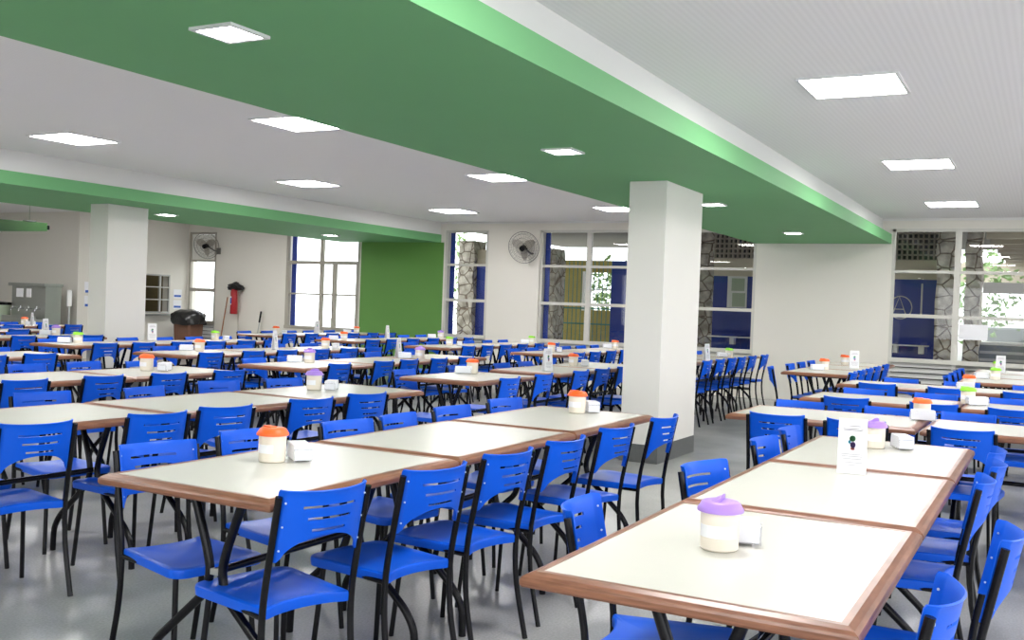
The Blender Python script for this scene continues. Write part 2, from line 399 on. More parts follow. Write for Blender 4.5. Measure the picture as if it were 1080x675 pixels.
row('fifth back row', 0, 10.9, [12.3, 13.41, 14.52], six(12.3), six(12.3))
row('foreground right row', 0, 0.31, [2.07, 3.185, 4.30], [(2.37, 0.0, 1), (3.14, -0.10, 4), (4.14, 0.02, 3), (4.64, 0.0, 5), (5.14, 0.02, 0)],
    [(2.82, 0.05, 9), (3.74, 0.0, -13), (4.74, 0.0, -4), (5.30, 0.0, 0)], side=('right', 'left'))
row('lengthwise row by white pier', 0, 1.87, [11.22, 12.34, 13.46], [(11.3, .12), (11.85, .12), (12.4, .12), (13.0, .12), (13.7, .12)], [(11.45, 0.03, 14), (12.35, 0.04), (12.95, 0.04), (13.55, 0.04), 14.2], side=('right', 'left'))
row('lengthwise row by right window', 0, 0.10, [11.38, 12.49, 13.60], [11.7, 12.3, 12.9, 13.5], [(11.75, 0, 0), (12.45, 0, 0), (13.05, 0, 0), 13.7], side=('right', 'left'))

# crosswise rows (long side along Y)
def cross(where, x0, ys, front, back):
    for i, y in enumerate(ys):
        table(x0 + TW / 2, y - TL / 2, PI / 2, 'cream table with wooden edge, %s from left in %s' % (ORD[i], where), 'tables in the ' + where)
    for lst, sgn, sd in ((front, 1, 'near'), (back, -1, 'far')):
        for i, c in enumerate(lst):
            y, dx, da = (c + (0, 0, 0))[:3] if isinstance(c, tuple) else (c, 0, jit(2))
            x = x0 + 0.16 + dx if sgn == 1 else x0 + TW - 0.16 + dx
            chair(x, y, (-PI / 2 if sgn == 1 else PI / 2) + math.radians(da),
                  'blue slatted chair, %s from left on %s side of %s' % (ORD[i], sd, where), 'chairs on the %s side of the %s' % (sd, where))
cross('first crosswise right row', 6.12, [1.76, 0.64], [(1.43, 0, 2), (0.98, 0, 2), (0.40, 0, -3), (-0.15, 0, 0)], [(1.50, 0.04), (0.92, 0.05), (0.45, 0.05), (-0.1, .05)])
cross('second crosswise right row', 7.80, [1.68, 0.57], [1.32, 0.72, 0.22], [(1.35, 0.05), (0.80, 0.05), (0.25, 0.05)])
cross('third crosswise right row', 9.72, [1.76, 0.65], [1.38, 0.80, 0.20], [(1.30, 0.05), (0.75, 0.05), (0.15, 0.05)])

# ------------------------------------------------------------------ things on the tables
LIDM = {'orange': M['orange'], 'purple': M['purple'], 'lime': M['lime']}
def make_jar(color):
    t = thing('condiment_jar', '', 'jar')
    bm = B(); lathe(bm, [(0.045, 0.0), (0.049, 0.004), (0.0505, 0.055), (0.051, 0.100), (0.049, 0.104)], 28)
    obj('jar_body', bm, M['jar'], t, True)
    bm = B(); lathe(bm, [(0.054, 0.098), (0.060, 0.100), (0.060, 0.106), (0.055, 0.113), (0.050, 0.122), (0.044, 0.126), (0.001, 0.127)], 28)
    ld = obj('lid', bm, LIDM[color], t, True)
    bm = B(); box(bm, -0.014, 0.014, -0.004, 0.050, 0.123, 0.131, 0.002)
    if color == 'purple':      # raised pouring flap
        bm.free(); bm = B(); n = 12
        arc = [bm.verts.new((0.052 * math.cos(PI * q / n), 0.052 * math.sin(PI * q / n), 0.112)) for q in range(n + 1)]
        top = [bm.verts.new((x, -0.006, 0.138 + 0.006 * (1 - (x / 0.03) ** 2))) for x in (0.030, 0.015, 0.0, -0.015, -0.030)]
        idx = [0, 0, 0, 1, 1, 2, 2, 2, 3, 3, 4, 4, 4]
        for q in range(n):
            a_, b_ = top[idx[q]], top[idx[q + 1]]
            bm.faces.new((arc[q], arc[q + 1], b_) if a_ is b_ else (arc[q], arc[q + 1], b_, a_))
        bm.faces.new([arc[0]] + top + [arc[-1]]); bm.faces.new(arc[::-1])
    obj('pouring_flap', bm, LIDM[color], ld)
    bm = B(); lathe(bm, [(0.0508, 0.035), (0.0513, 0.036), (0.0513, 0.066), (0.0508, 0.067)], 28, cap=False)
    for f in [f for f in bm.faces if f.calc_center_median().x > -0.02]: bm.faces.remove(f)
    obj('jar_label', bm, M['paper'], t)
    return t
jars = {c: make_jar(c) for c in ('orange', 'purple', 'lime')}; jar_used = set()
def jar(x, y, color, where):
    label = 'cream plastic jar with %s lid %s' % (color if color != 'lime' else 'lime green', where); src = jars[color]; rz = random.uniform(-0.6, 0.6)
    if color not in jar_used:
        jar_used.add(color); src.location = (x, y, TH); src.rotation_euler = (0, 0, rz); src['label'] = label; src['group'] = 'condiment jars on the tables'; return
    dup(src, (x, y, TH), rz, label, 'condiment jars on the tables')
nap0 = thing('napkin_holder', '', 'napkin holder')
bm = B(); box(bm, -0.068, 0.068, -0.035, 0.035, 0.008, 0.066, 0.003); obj('napkins', bm, M['napkin'], nap0)
bm = B()
for s in (-1, 1):
    tube(bm, [(s * 0.071, -0.034, 0.003), (s * 0.071, -0.034, 0.05), (s * 0.071, 0.034, 0.05), (s * 0.071, 0.034, 0.003)], 0.002, 6)
tube(bm, [(-0.066, -0.03, 0.006), (0.066, -0.03, 0.006)], 0.002, 6); tube(bm, [(-0.066, 0.03, 0.006), (0.066, 0.03, 0.006)], 0.002, 6)
for sx in (-0.05, 0.05):
    for sy in (-0.028, 0.028): tube(bm, [(sx, sy, 0.0), (sx, sy, 0.010)], 0.005, 6)
obj('wire_base', bm, M['metal'], nap0)
nap_used = [False]
def napkin(x, y, rz, where):
    label = 'white napkin block ' + where
    if not nap_used[0]:
        nap_used[0] = True; nap0.location = (x, y, TH); nap0.rotation_euler = (0, 0, rz); nap0['label'] = label; nap0['group'] = 'napkin holders on the tables'; return
    dup(nap0, (x, y, TH), rz, label, 'napkin holders on the tables')
def pair(x, y, color, where, dx, dy, rz):
    jar(x, y, color, where); napkin(x + dx, y + dy, rz, 'beside %s jar %s' % (color, where))
pair(2.90, 2.55, 'orange', 'on the foreground left row, nearest', 0.09, -0.055, 0.9)
pair(5.40, 2.44, 'orange', 'at the pillar end of the foreground left row', 0.09, -0.055, 0.6)
pair(5.35, 4.36, 'purple', 'at the right end of the second row at left', 0.08, -0.085, 0.5)
pair(5.62, 6.25, 'orange', 'at the right end of the third row at left', 0.09, -0.10, 0.5)
pair(2.58, 0.745, 'purple', 'on the nearest table of the foreground right row', 0.098, -0.01, -1.3)
pair(5.06, 0.73, 'purple', 'at the far end of the foreground right row', 0.06, -0.12, 0.4)
pair(8.00, 8.10, 'orange', 'at the left end of the third middle row', -0.09, 0.10, -0.9)
pair(10.10, 9.95, 'lime', 'at the right end of the fourth middle row', 0.06, -0.14, 0.9)
pair(7.85, 9.85, 'lime', 'at the left end of the fourth middle row', -0.10, 0.10, -0.9)
pair(8.9, 11.6, 'purple', 'by the left pillar', -0.08, 0.10, -0.9)
pair(7.55, 6.22, 'purple', 'at the left end of the second middle row', -0.09, 0.10, -0.95)
pair(9.95, 7.95, 'orange', 'at the right end of the third middle row', 0.08, -0.10, 0.5)
pair(12.2, 9.40, 'orange', 'on the fourth back row', -0.10, 0.12, -0.9)
pair(12.9, 11.35, 'orange', 'on the fifth back row', 0.07, -0.12, 0.6)
pair(14.9, 11.2, 'orange', 'in front of the green wall', -0.12, 0.12, -0.9)
pair(9.15, 6.02, 'purple', 'at the right end of the second middle row', -0.10, 0.13, -0.9)
pair(12.5, 7.72, 'lime', 'on the third back row', 0.07, -0.13, 0.6)
pair(15.0, 9.45, 'purple', 'at the window end of the fourth back row', -0.1, .12, -0.9)
pair(7.72, 4.52, 'orange', 'on the nearest middle row', -0.11, 0.03, -1.0)
pair(14.7, 7.5, 'lime', 'at the window end of the third back row', -0.05, 0.10, -1.0)
pair(12.40, 6.02, 'orange', 'on the second back row', 0.08, -0.08, 0.5)
pair(9.75, 4.47, 'orange', 'at the pillar end of the nearest middle row', 0.08, -0.10, 0.5)
pair(14.75, 6.05, 'orange', 'beside the pillar on the second back row', -0.08, 0.10, -1.0)
pair(13.9, 3.98, 'lime', 'on the back row right of the pillar', -0.09, 0.07, -1.0)
pair(12.1, 2.33, 'orange', 'on the lengthwise row by the white pier', -0.20, 0.04, -1.0)
jar(13.7, 2.38, 'orange', 'beside the upright menu card near the white pier')
pair(6.78, 0.70, 'orange', 'on the first crosswise row at right', -0.14, -0.02, -1.35)
pair(8.30, 0.54, 'lime', 'on the second crosswise row at right', -0.08, -0.07, -1.2)
pair(10.2, 0.66, 'orange', 'on the third crosswise row at right', -0.16, 0.02, -1.3)
pair(12.2, 0.53, 'lime', 'on the lengthwise row by the right window', 0.03, 0.14, -1.2)
jar(14.3, 0.60, 'lime', 'nearest the right window')
pair(10.9, 15.0, 'orange', 'by the steel water cooler', 0.04, -0.10, -0.9)

def make_card():
    t = thing('menu_card', '', 'sign'); w, h = 0.054, 0.215
    bm = B(); box(bm, -w, w, -0.0015, 0.0015, 0, h); bmesh.ops.rotate(bm, verts=bm.verts, cent=(0, 0, h), matrix=Matrix.Rotation(math.radians(-6.001), 3, 'X'))
    obj('front_sheet', bm, M['paper'], t)
    bm = B(); box(bm, -w, w, -0.0015, 0.0015, 0, h); bmesh.ops.rotate(bm, verts=bm.verts, cent=(0, 0, h), matrix=Matrix.Rotation(math.radians(6), 3, 'X'))
    obj('rear_sheet', bm, M['paper'], t)
    def pr(name, shapes, m):
        bm = B()
        for cx, cz, rx, rz, n in shapes:
            vs = [bm.verts.new((cx + rx * math.cos(2 * PI * k / n + (PI / 4 if n == 4 else 0)) * (1.414 if n == 4 else 1), -0.0022, cz + rz * math.sin(2 * PI * k / n + (PI / 4 if n == 4 else 0)) * (1.414 if n == 4 else 1))) for k in range(n)]
            bm.faces.new(vs)
        bmesh.ops.solidify(bm, geom=bm.faces[:], thickness=0.0006)
        bmesh.ops.rotate(bm, verts=bm.verts, cent=(0, 0, h), matrix=Matrix.Rotation(math.radians(-6.001), 3, 'X'))
        obj(name, bm, m, t)
    pr('heading_text', [(0, 0.187, 0.030, 0.0014, 4), (0, 0.176, 0.040, 0.0012, 4), (0, 0.170, 0.036, 0.0012, 4)], M['ink'])
    pr('body_text', [(0, 0.076, 0.042, 0.0012, 4), (0, 0.068, 0.040, 0.0012, 4), (0, 0.058, 0.036, 0.0012, 4), (0, 0.044, 0.040, 0.0012, 4), (0, 0.034, 0.030, 0.0012, 4)], M['ink'])
    pr('green_print', [(0.0, 0.138, 0.012, 0.012, 14)], M['ink_green'])
    pr('purple_print', [(0.002, 0.113, 0.011, 0.012, 14)], M['ink_purple'])
    pr('cyan_print', [(-0.011, 0.124, 0.006, 0.007, 10)], M['ink_cyan'])
    pr('pink_print', [(0.001, 0.098, 0.009, 0.006, 10)], M['ink_red'])
    return t
card0 = make_card(); card_used = [False]
def card(x, y, rz, where):
    label = 'white folded menu card with small print ' + where
    if not card_used[0]:
        card_used[0] = True; card0.location = (x, y, TH); card0.rotation_euler = (0, 0, rz); card0['label'] = label; card0['group'] = 'upright menu cards on the tables'; return
    dup(card0, (x, y, TH), rz, label, 'upright menu cards on the tables')
def face(x, y, off=0): return math.atan2(y, x) - PI / 2 + math.radians(off)   # broad side towards the aisle
card(4.16, 0.68, -PI / 2 + 0.12, 'on the foreground right row')
card(9.20, 10.15, face(9.2, 10.15, 15), 'on the fourth middle row')
card(8.85, 11.75, face(9, 11.6, 55), 'beside the left pillar')
card(9.00, 7.93, face(9, 7.9, 68), 'on the third middle row')
card(9.15, 6.30, face(9.1, 6.3, 70), 'on the second middle row')
card(13.6, 9.60, face(13.6, 9.6, 66), 'in front of the green wall')
card(8.70, 4.26, face(8.7, 4.3, 45), 'on the nearest middle row')
card(12.6, 3.90, face(12.6, 3.9, 58), 'on the back row right of the pillar')
card(12.85, 2.12, face(12.85, 2.1, 8), 'on the lengthwise row by the white pier')
card(14.2, 11.55, face(14.2, 11.5, 50), 'in front of the bright window')
card(10.75, 14.6, face(10.9, 14.7, 75), 'on the furthest left row')
card(13.9, 0.55, face(13.9, 0.55, 8), 'near the right window')

# ------------------------------------------------------------------ room shell
XW, ZC, ZB, ZG = 16.60, 2.949, 2.558, 2.708
X0, YR, YL = -5.0, -5.5, 22.0
bm = B(); box(bm, X0, XW, YR, YL, -0.1, 0); struct('floor', bm, M['floor'])
bm = B(); box(bm, X0, XW, YR, YL, ZC, ZC + 0.1); struct('ceiling', bm, M['ceil'])
BY0, BY1 = 2.257, 4.387
bm = B(); box(bm, X0, XW, BY0, BY1, ZB, ZG); struct('ceiling_beam_lining', bm, M['green_lip'])
bm = B(); box(bm, X0, XW, BY0 + 0.138, BY1 - 0.10, ZG, ZC); struct('ceiling_beam_upstand', bm, M['strip'])
LY0, LY1 = 10.52, 12.93
bm = B(); box(bm, X0, XW, LY0, LY1, ZB, ZG); struct('ceiling_beam_lining_left', bm, M['green_lip'])
bm = B(); box(bm, X0, XW, LY0 + 0.02, LY1 - 0.02, ZG, ZC); struct('ceiling_beam_upstand_left', bm, M['strip'])
# pillars
def pillar(name, x0, x1, y0, y1):
    bm = B(); box(bm, x0, x1, y0, y1, 0.16, ZB, 0.004); struct('wall_' + name, bm, M['pillar'])
    bm = B(); box(bm, x0 - 0.004, x1 + 0.004, y0 - 0.004, y1 + 0.004, 0, 0.165); struct('baseboard_' + name, bm, M['stone_base'])
pillar('pillar_right', 8.64, 9.69, 3.10, 3.46)
pillar('pillar_left', 9.40, 10.08, 11.27, 11.62)

# back wall with window openings: (y0, y1, z0, z1)
WZ0, WZ1 = 0.75, 2.79
wins = [(9.46, 10.41), (6.42, 8.35), (4.36, 5.45), (-0.95, 2.24), (12.46, 14.38)]
T = 0.22
def wall_x(name, x0, x1, ya, yb, m, holes, zt=ZC):
    bm = B(); ys = sorted([ya, yb] + [h for o in holes for h in o[:2]])
    for a, b in zip(ys, ys[1:]):
        mid = (a + b) / 2; h = [o for o in holes if o[0] <= mid <= o[1]]
        if h:
            z0, z1 = h[0][2], h[0][3]
            if z0 > 0: box(bm, x0, x1, a, b, 0, z0)
            box(bm, x0, x1, a, b, z1, zt)
        else: box(bm, x0, x1, a, b, 0, zt)
    return struct(name, bm, m)
holes = [(a, b, 0.12, WZ1) for a, b in wins] + [(16.39, 17.2, 0.12, 2.77)]
holes = [h for h in holes]
wall_x('wall_back', XW, XW + T, YR, 17.45, M['white'], holes)
bm = B(); box(bm, XW - 0.006, XW, 10.45, 12.42, 0, ZB); struct('wall_back_green_panel', bm, M['green_wall'])
bm = B(); box(bm, XW - 0.03, XW, YR, LY0, ZC - 0.035, ZC); struct('trim_1', bm, M['strip'])
bm = B(); box(bm, XW - 0.05, XW, 8.35, 9.0, 0.0, 2.78); box(bm, XW - 0.03, XW, 9.0, 9.20, 0.0, 2.80); struct('trim_2', bm, M['white'])
# side wall with the serving hatch, and the wall behind the water cooler
bm = B()
for a in ((13.7, 15.37, 0, ZC), (16.08, XW, 0, ZC), (15.37, 16.08, 0, 0.94), (15.37, 16.08, 1.78, ZC)): box(bm, a[0], a[1], 17.25, 17.45, a[2], a[3])
struct('wall_left', bm, M['white'])
bm = B(); box(bm, 13.7, 13.9, 17.45, YL, 0, ZC); struct('wall_left_rear', bm, M['white'])
bm = B(); box(bm, X0, 13.7, YL, YL + 0.2, 0, ZC); struct('wall_left_far', bm, M['white'])
bm = B()
for a, b in ((X0, X0 + 0.4), (-0.2, 0.2), (4.4, 4.8), (9.2, 9.6), (14.0, XW)): box(bm, a, b, YR - 0.2, YR, 0.0, ZC)
box(bm, X0, XW, YR - 0.2, YR, 0, 0.75); box(bm, X0, XW, YR - 0.2, YR, 2.79, ZC); struct('wall_right', bm, M['white'])
bm = B()
for a, b in ((YR, YR + 0.5), (-1.2, -0.8), (3.6, 7.2), (9.0, 13.6), (15.5, YL)): box(bm, X0 - 0.2, X0, a, b, 0, ZC)  # unseen wall; wide piers shaped to keep sky reflections off the back panes
box(bm, X0 - 0.2, X0, YR, YL, 0, 0.75); box(bm, X0 - 0.2, X0, YR, YL, 2.79, ZC); struct('wall_front', bm, M['white'])

def window(n, y0, y1, rails, mull, m, louv, low=(), mw=0.045, z0=WZ0, z1=WZ1, fw=0.045, x=XW + 0.03):
    e = bpy.data.objects.new('window_%d' % n, None); C.objects.link(e); e.location = (x, (y0 + y1) / 2, z0); e['kind'] = 'structure'
    oy, oz = (y0 + y1) / 2, z0
    bm = B(); d = 0.035
    box(bm, -d, d, y0 - oy, y0 + fw - oy, 0, z1 - oz); box(bm, -d, d, y1 - fw - oy, y1 - oy, 0, z1 - oz)
    box(bm, -d, d, y0 - oy, y1 - oy, z1 - oz - fw, z1 - oz); box(bm, -d - 0.02, d, y0 - oy, y1 - oy, -0.02, fw)
    for a in mull: box(bm, -d * 1.02, d, a - mw - oy, a + mw - oy, 0, z1 - oz)
    for a, b, zt in low: box(bm, -d * 1.01, d, a - oy, b - oy, 0, zt - oz)
    for a, h in rails: box(bm, -d * 0.98, d, y0 - oy, y1 - oy, a - h / 2 - oz, a + h / 2 - oz)
    obj('window_frame', bm, m, e)
    bm = B(); bm.faces.new([bm.verts.new(c) for c in ((0.01, y0 + fw - oy, 0.02), (0.01, y1 - fw - oy, 0.02), (0.01, y1 - fw - oy, z1 - oz - 0.02), (0.01, y0 + fw - oy, z1 - oz - 0.02))]); obj('glass_pane', bm, M['pane'], e)
    if louv:
        bm = B(); k = 5
        edges = [y0] + list(mull) + [y1]
        for a, b in zip(edges, edges[1:]):
            box(bm, -0.02, 0.02, a - oy, a + 0.03 - oy, 0.12 - oz, -0.02); box(bm, -0.02, 0.02, b - 0.03 - oy, b - oy, 0.12 - oz, -0.02)
            for i in range(7):
                z = 0.17 + i * 0.082
                vs = [bm.verts.new(c) for c in ((-0.03, a - oy, z - oz), (-0.03, b - oy, z - oz), (0.02, b - oy, z + 0.066 - oz), (0.02, a - oy, z + 0.066 - oz))]
                bm.faces.new(vs)
        r = bmesh.ops.solidify(bm, geom=[f for f in bm.faces if len(f.verts) == 4 and abs(f.normal.x) > 0.2 and abs(f.normal.z) > 0.2], thickness=0.004)
        obj('louver', bm, M['louver'], e)
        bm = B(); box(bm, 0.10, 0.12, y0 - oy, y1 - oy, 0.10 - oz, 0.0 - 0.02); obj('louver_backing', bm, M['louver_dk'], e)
    return e
R2 = [(2.13, 0.045), (1.45, 0.055)]
window(1, 9.46, 10.41, R2, [], M['frame'], True)
window(2, 6.42, 8.35, R2, [7.38], M['frame'], True)
window(3, 4.36, 5.45, R2, [], M['frame'], True)
window(4, -0.95, 2.24, R2, [1.30, 0.2], M['frame'], True)
window(5, 12.46, 14.38, [(2.13, 0.07), (1.47, 0.035)], [13.44], M['frame_dk'], False, low=((13.06, 13.14, 2.13), (12.46, 12.54, 2.13), (14.30, 14.38, 2.13)), mw=0.035)
w6 = window(6, 16.39, 17.20, [(2.13, 0.04), (1.48, 0.08)], [], M['frame_dk'], True, z1=2.77)
bm = B(); box(bm, XW, XW + T, 12.46, 14.38, 0.0, 0.73); struct('wall_back_sill', bm, M['white'])

bm = B(); box(bm, 0.0, 0.01, -0.36, 0.36, 1.40, 1.97); obj('blank_panel', bm, M['frost'], w6)
# serving hatch (structure window 7)
e = bpy.data.objects.new('window_7', None); C.objects.link(e); e.location = (15.37, 17.25, 0.94); e['kind'] = 'structure'
bm = B()
for a in ((0, 0.71, 0, 0.03), (0, 0.71, 0.81, 0.84), (0, 0.03, 0, 0.84), (0.68, 0.71, 0, 0.84), (0.41, 0.46, 0, 0.84), (0, 0.71, 0.55, 0.575), (0, 0.71, 0.28, 0.305)): box(bm, a[0], a[1], -0.02, 0.02, a[2], a[3])
obj('window_frame', bm, M['alu'], e)
bm = B(); box(bm, -0.25, 0.78, -0.20, 0.0, -0.05, -0.02); obj('hatch_shelf', bm, M['alu'], e)
bm = B(); box(bm, -0.2, 0.9, 0.9, 0.95, -0.6, 1.4); box(bm, -0.2, -0.15, 0.2, 0.95, -0.6, 1.4); box(bm, 0.85, 0.9, 0.2, 0.95, -0.6, 1.4); box(bm, -0.2, 0.9, 0.2, 0.95, -0.65, -0.6); obj('hatch_recess', bm, M['hatch_in'], e)

# ------------------------------------------------------------------ ceiling lights
def light(x, y, z, s, label, mt):
    t = thing('ceiling_light', label, 'ceiling light', (x, y, z), 0, 'square recessed ceiling lights')
    h = s / 2
    bm = B(); w = 0.022
    for a in ((-h - w, h + w, -h - w, -h), (-h - w, h + w, h, h + w), (-h - w, -h, -h, h), (h, h + w, -h, h)): box(bm, a[0], a[1], a[2], a[3], -0.014, 0.0)
    obj('lamp_frame', bm, M['lamp_trim'], t)
    bm = B(); box(bm, -h, h, -h, h, -0.010, -0.002); obj('lamp_diffuser', bm, mt, t)
PX = {3.3: 'overhead', 7.05: 'nearest', 10.78: 'second', 14.55: 'third'}
for y, nm in ((1.24, 'right ceiling bay'), (6.0, 'middle ceiling bay beside the green beam'), (9.0, 'middle ceiling bay towards the left')):
    for x in (-0.45, 3.3, 7.05, 10.78, 14.55):
        if x < 5 and y > 1.3 and x > 0 and y < 3: continue
        light(x, y, ZC, 0.60, 'bright square ceiling light, %s in the %s' % (PX.get(x, 'behind the viewer'), nm), M['lamp'])
for y in (-2.2, 14.2, 16.4):  # the left bay rows are unseen lamps added to brighten the far left
    for x in ((-0.45, 3.3, 7.05, 10.78) if y < 0 else (3.3, 7.05, 10.78, 14.3) if y < 15 else (3.3, 7.05, 10.2)):
        light(x, y, ZC, 0.60, 'bright square ceiling light in the %s, %s' % ('far right bay' if y < 0 else 'far left bay, added unseen' if y < 15 else 'leftmost bay, added unseen', PX.get(x, 'beside the rubbish bin' if x > 12 else 'by the duct' if x > 10 else 'behind the viewer')), M['lamp'])
for x, nm in ((3.36, 'nearest'), (6.83, 'second'), (10.6, 'third'), (14.42, 'furthest')):
    light(x, 3.28, ZB, 0.205, 'small square ceiling light in the main green soffit, ' + nm, M['lamp_small'])
for x, nm in ((7.0, 'nearest the viewer'), (10.85, 'right of the left pillar'), (14.75, 'above the bright window')):
    light(x, 11.75, ZB, 0.205, 'small square ceiling light in the left green soffit, ' + nm, M['lamp_small'])

# ------------------------------------------------------------------ wall fans
def fan(x, y, z, label, yaw, pitch):
    t = thing('wall_fan', label, 'fan', (XW - 0.002, y, z))
    off = 0.30
    rot = Matrix.Rotation(yaw, 3, 'Z') @ Matrix.Rotation(pitch, 3, 'Y')
    def put(bm, c=(-off, 0, 0)):
        bmesh.ops.rotate(bm, verts=bm.verts, cent=(0, 0, 0), matrix=rot); bmesh.ops.translate(bm, verts=bm.verts, vec=c); return bm
    Rr = 0.29
    bm = B()
    for sgn in (-1, 1):
        for r, d in ((Rr, 0.0), (Rr * 0.86, 0.045), (Rr * 0.62, 0.075), (Rr * 0.36, 0.09)):
            pts = [(sgn * d, r * math.cos(a), r * math.sin(a)) for a in [2 * PI * k / 40 for k in range(41)]]
            tube(bm, pts, 0.0055 if d == 0 else 0.0022, 5)
        for k in range(30):
            a = 2 * PI * k / 30
            pts = [(sgn * d, r * math.cos(a), r * math.sin(a)) for r, d in ((Rr, 0.0), (Rr * 0.86, 0.045), (Rr * 0.62, 0.075), (Rr * 0.36, 0.09), (0.06, 0.095))]
            tube(bm, pts, 0.0011, 3)
    obj('fan_cage', put(bm), M['fanwire'], t, True)
    for k in range(3):
        bm = B(); n = 8; rows = []
        for i in range(n + 1):
            r = 0.04 + 0.20 * i / n; w = 0.13 * math.sin(PI * min(1, 0.22 + 0.70 * i / n)) + 0.02
            rows.append([bm.verts.new((0.03 * (2 * j / 4 - 1) * 0.9, r, w * (j / 4 - 0.5))) for j in range(5)])
        for a, b in zip(rows, rows[1:]):
            for j in range(4): bm.faces.new((a[j], a[j + 1], b[j + 1], b[j]))
        bmesh.ops.solidify(bm, geom=bm.faces[:], thickness=0.003)
        bmesh.ops.rotate(bm, verts=bm.verts, cent=(0, 0, 0), matrix=Matrix.Rotation(2 * PI * k / 3 + 0.5, 3, 'X'))
        obj('fan_blade', put(bm), M['blade'], t, True)
    bm = B(); tube(bm, [(-0.11, 0, 0), (0.02, 0, 0)], 0.052, 16); obj('fan_hub', put(bm), M['black'], t, True)
    bm = B(); tube(bm, [(0.04, 0, 0), (0.15, 0, 0)], 0.062, 16); obj('fan_motor', put(bm), M['black'], t, True)
    bm = B(); tube(bm, [(-off + 0.11, 0.01, -0.03), (-0.10, -0.05, -0.10), (0, -0.08, -0.10)], 0.016, 8, 0.03); box(bm, -0.012, 0, -0.14, -0.02, -0.17, -0.03, 0.003)
    obj('wall_arm', bm, M['fanwire'], t, True)
fan(XW, 8.55, 2.45, 'grey caged wall fan between the two back windows', 0.18, -0.25)
fan(XW, 16.40, 2.45, 'grey caged wall fan over the narrow white window at left', 0.35, -0.25)

# ------------------------------------------------------------------ objects along the left part
# fire extinguisher hung on the wall, its valve wrapped in a black bag
t = thing('fire_extinguisher', 'red fire extinguisher hung on the wall with a black bag over its valve', 'fire extinguisher', (XW - 0.125, 15.70, 0.98))
bm = B(); lathe(bm, [(0.075, 0.0), (0.085, 0.015), (0.085, 0.46), (0.075, 0.51), (0.045, 0.54), (0.03, 0.56)], 20); obj('cylinder', bm, M['red'], t, True)
bm = B(); lathe(bm, [(0.0865, 0.20), (0.0865, 0.38)], 20, cap=False)
for f in [f for f in bm.faces if not (f.calc_center_median().x < 0.0 and f.calc_center_median().y > -0.01)]: bm.faces.remove(f)
lb = obj('label_plate', bm, M['paper'], t)
bm = B(); lathe(bm, [(0.0875, 0.225), (0.0875, 0.35)], 20, cap=False)
for f in [f for f in bm.faces if not (f.calc_center_median().x < -0.02 and f.calc_center_median().y > 0.0)]: bm.faces.remove(f)
obj('blue_mark', bm, M['ink_blue'], lb)
bm = B(); bmesh.ops.create_icosphere(bm, subdivisions=3, radius=1)
for v in bm.verts:
    n = 1 + 0.18 * math.sin(7 * v.co.x + 3 * v.co.y) * math.cos(6 * v.co.z) + 0.1 * math.sin(13 * v.co.y)
    v.co = Vector((v.co.x * 0.10 * n, v.co.y * 0.20 * n - 0.02, v.co.z * 0.085 * n + 0.61 - 0.05 * abs(v.co.y)))
obj('valve_bag', bm, M['bag'], t, True)
bm = B(); tube(bm, [(0, -0.09, 0.5), (-0.02, -0.13, 0.2), (0.0, -0.12, -0.1), (0.02, -0.13, -0.6)], 0.008, 6, 0.05); obj('hose', bm, M['frame_dk'], t, True)
bm = B(); box(bm, 0.08, 0.1245, -0.03, 0.03, 0.40, 0.48); obj('wall_hook', bm, M['alu'], t)
# broom leaning on the wall
t = thing('broom', 'wooden broomstick standing against the wall left of the extinguisher', 'broom', (XW - 0.25, 16.0, 0))
bm = B(); tube(bm, [(0.0, 0.0, 0.12), (0.22, -0.01, 1.34)], 0.013, 8); obj('broom_handle', bm, M['wood_stick'], t, True)
bm = B(); box(bm, -0.04, 0.03, -0.14, 0.14, 0.0, 0.13, 0.01); obj('broom_head', bm, M['black'], t)
# dustpan handle, small dark stick by the window
t = thing('long_dustpan', 'dark long-handled dustpan standing under the bright window', 'dustpan', (XW - 0.22, 15.0, 0))
bm = B(); tube(bm, [(0, 0, 0.1), (0.14, -0.03, 1.05)], 0.012, 8); obj('dustpan_handle', bm, M['alu'], t, True)
bm = B(); tube(bm, [(0.105, -0.022, 0.82), (0.142, -0.0305, 1.06)], 0.02, 8); obj('handle_grip', bm, M['black'], t, True)
bm = B(); box(bm, -0.12, 0.06, -0.13, 0.13, 0, 0.12, 0.01); obj('pan', bm, M['black'], t)
# rubbish bin
t = thing('rubbish_bin', 'tall brown rubbish bin lined with a black bag beside the narrow window', 'bin', (15.95, 16.50, 0))
bm = B(); rings = []
for z, s in ((0, 0.18), (0.02, 0.19), (0.80, 0.22), (0.86, 0.22)):
    rings.append([bm.verts.new((sx * s, sy * (s + 0.03), z)) for sx, sy in ((-1, -0.85), (-0.85, -1), (0.85, -1), (1, -0.85), (1, 0.85), (0.85, 1), (-0.85, 1), (-1, 0.85))])
for a, b in zip(rings, rings[1:]):
    for k in range(8): bm.faces.new((a[k], a[(k + 1) % 8], b[(k + 1) % 8], b[k]))
bm.faces.new(rings[0][::-1]); bm.faces.new(rings[-1]); obj('bin_body', bm, M['brown'], t)
bm = B(); prof = []
for i in range(7):
    z = 0.72 + 0.31 * i / 6; s = (0.33, 0.34, 0.345, 0.34, 0.33, 0.29, 0.16)[i]
    ring = []
    for k in range(36):
        a = 2 * PI * k / 36; n = 1 + 0.06 * math.sin(5 * a + i) + 0.05 * math.sin(11 * a + 2 * i) + 0.03 * math.sin(17 * a)
        ring.append(bm.verts.new((s * n * math.cos(a), (s + 0.03) * n * math.sin(a), z + 0.015 * math.sin(3 * a))))
    prof.append(ring)
for a, b in zip(prof, prof[1:]):
    for k in range(36): bm.faces.new((a[k], a[(k + 1) % 36], b[(k + 1) % 36], b[k]))
bm.faces.new(prof[-1]); obj('bin_bag', bm, M['bag'], t, True)
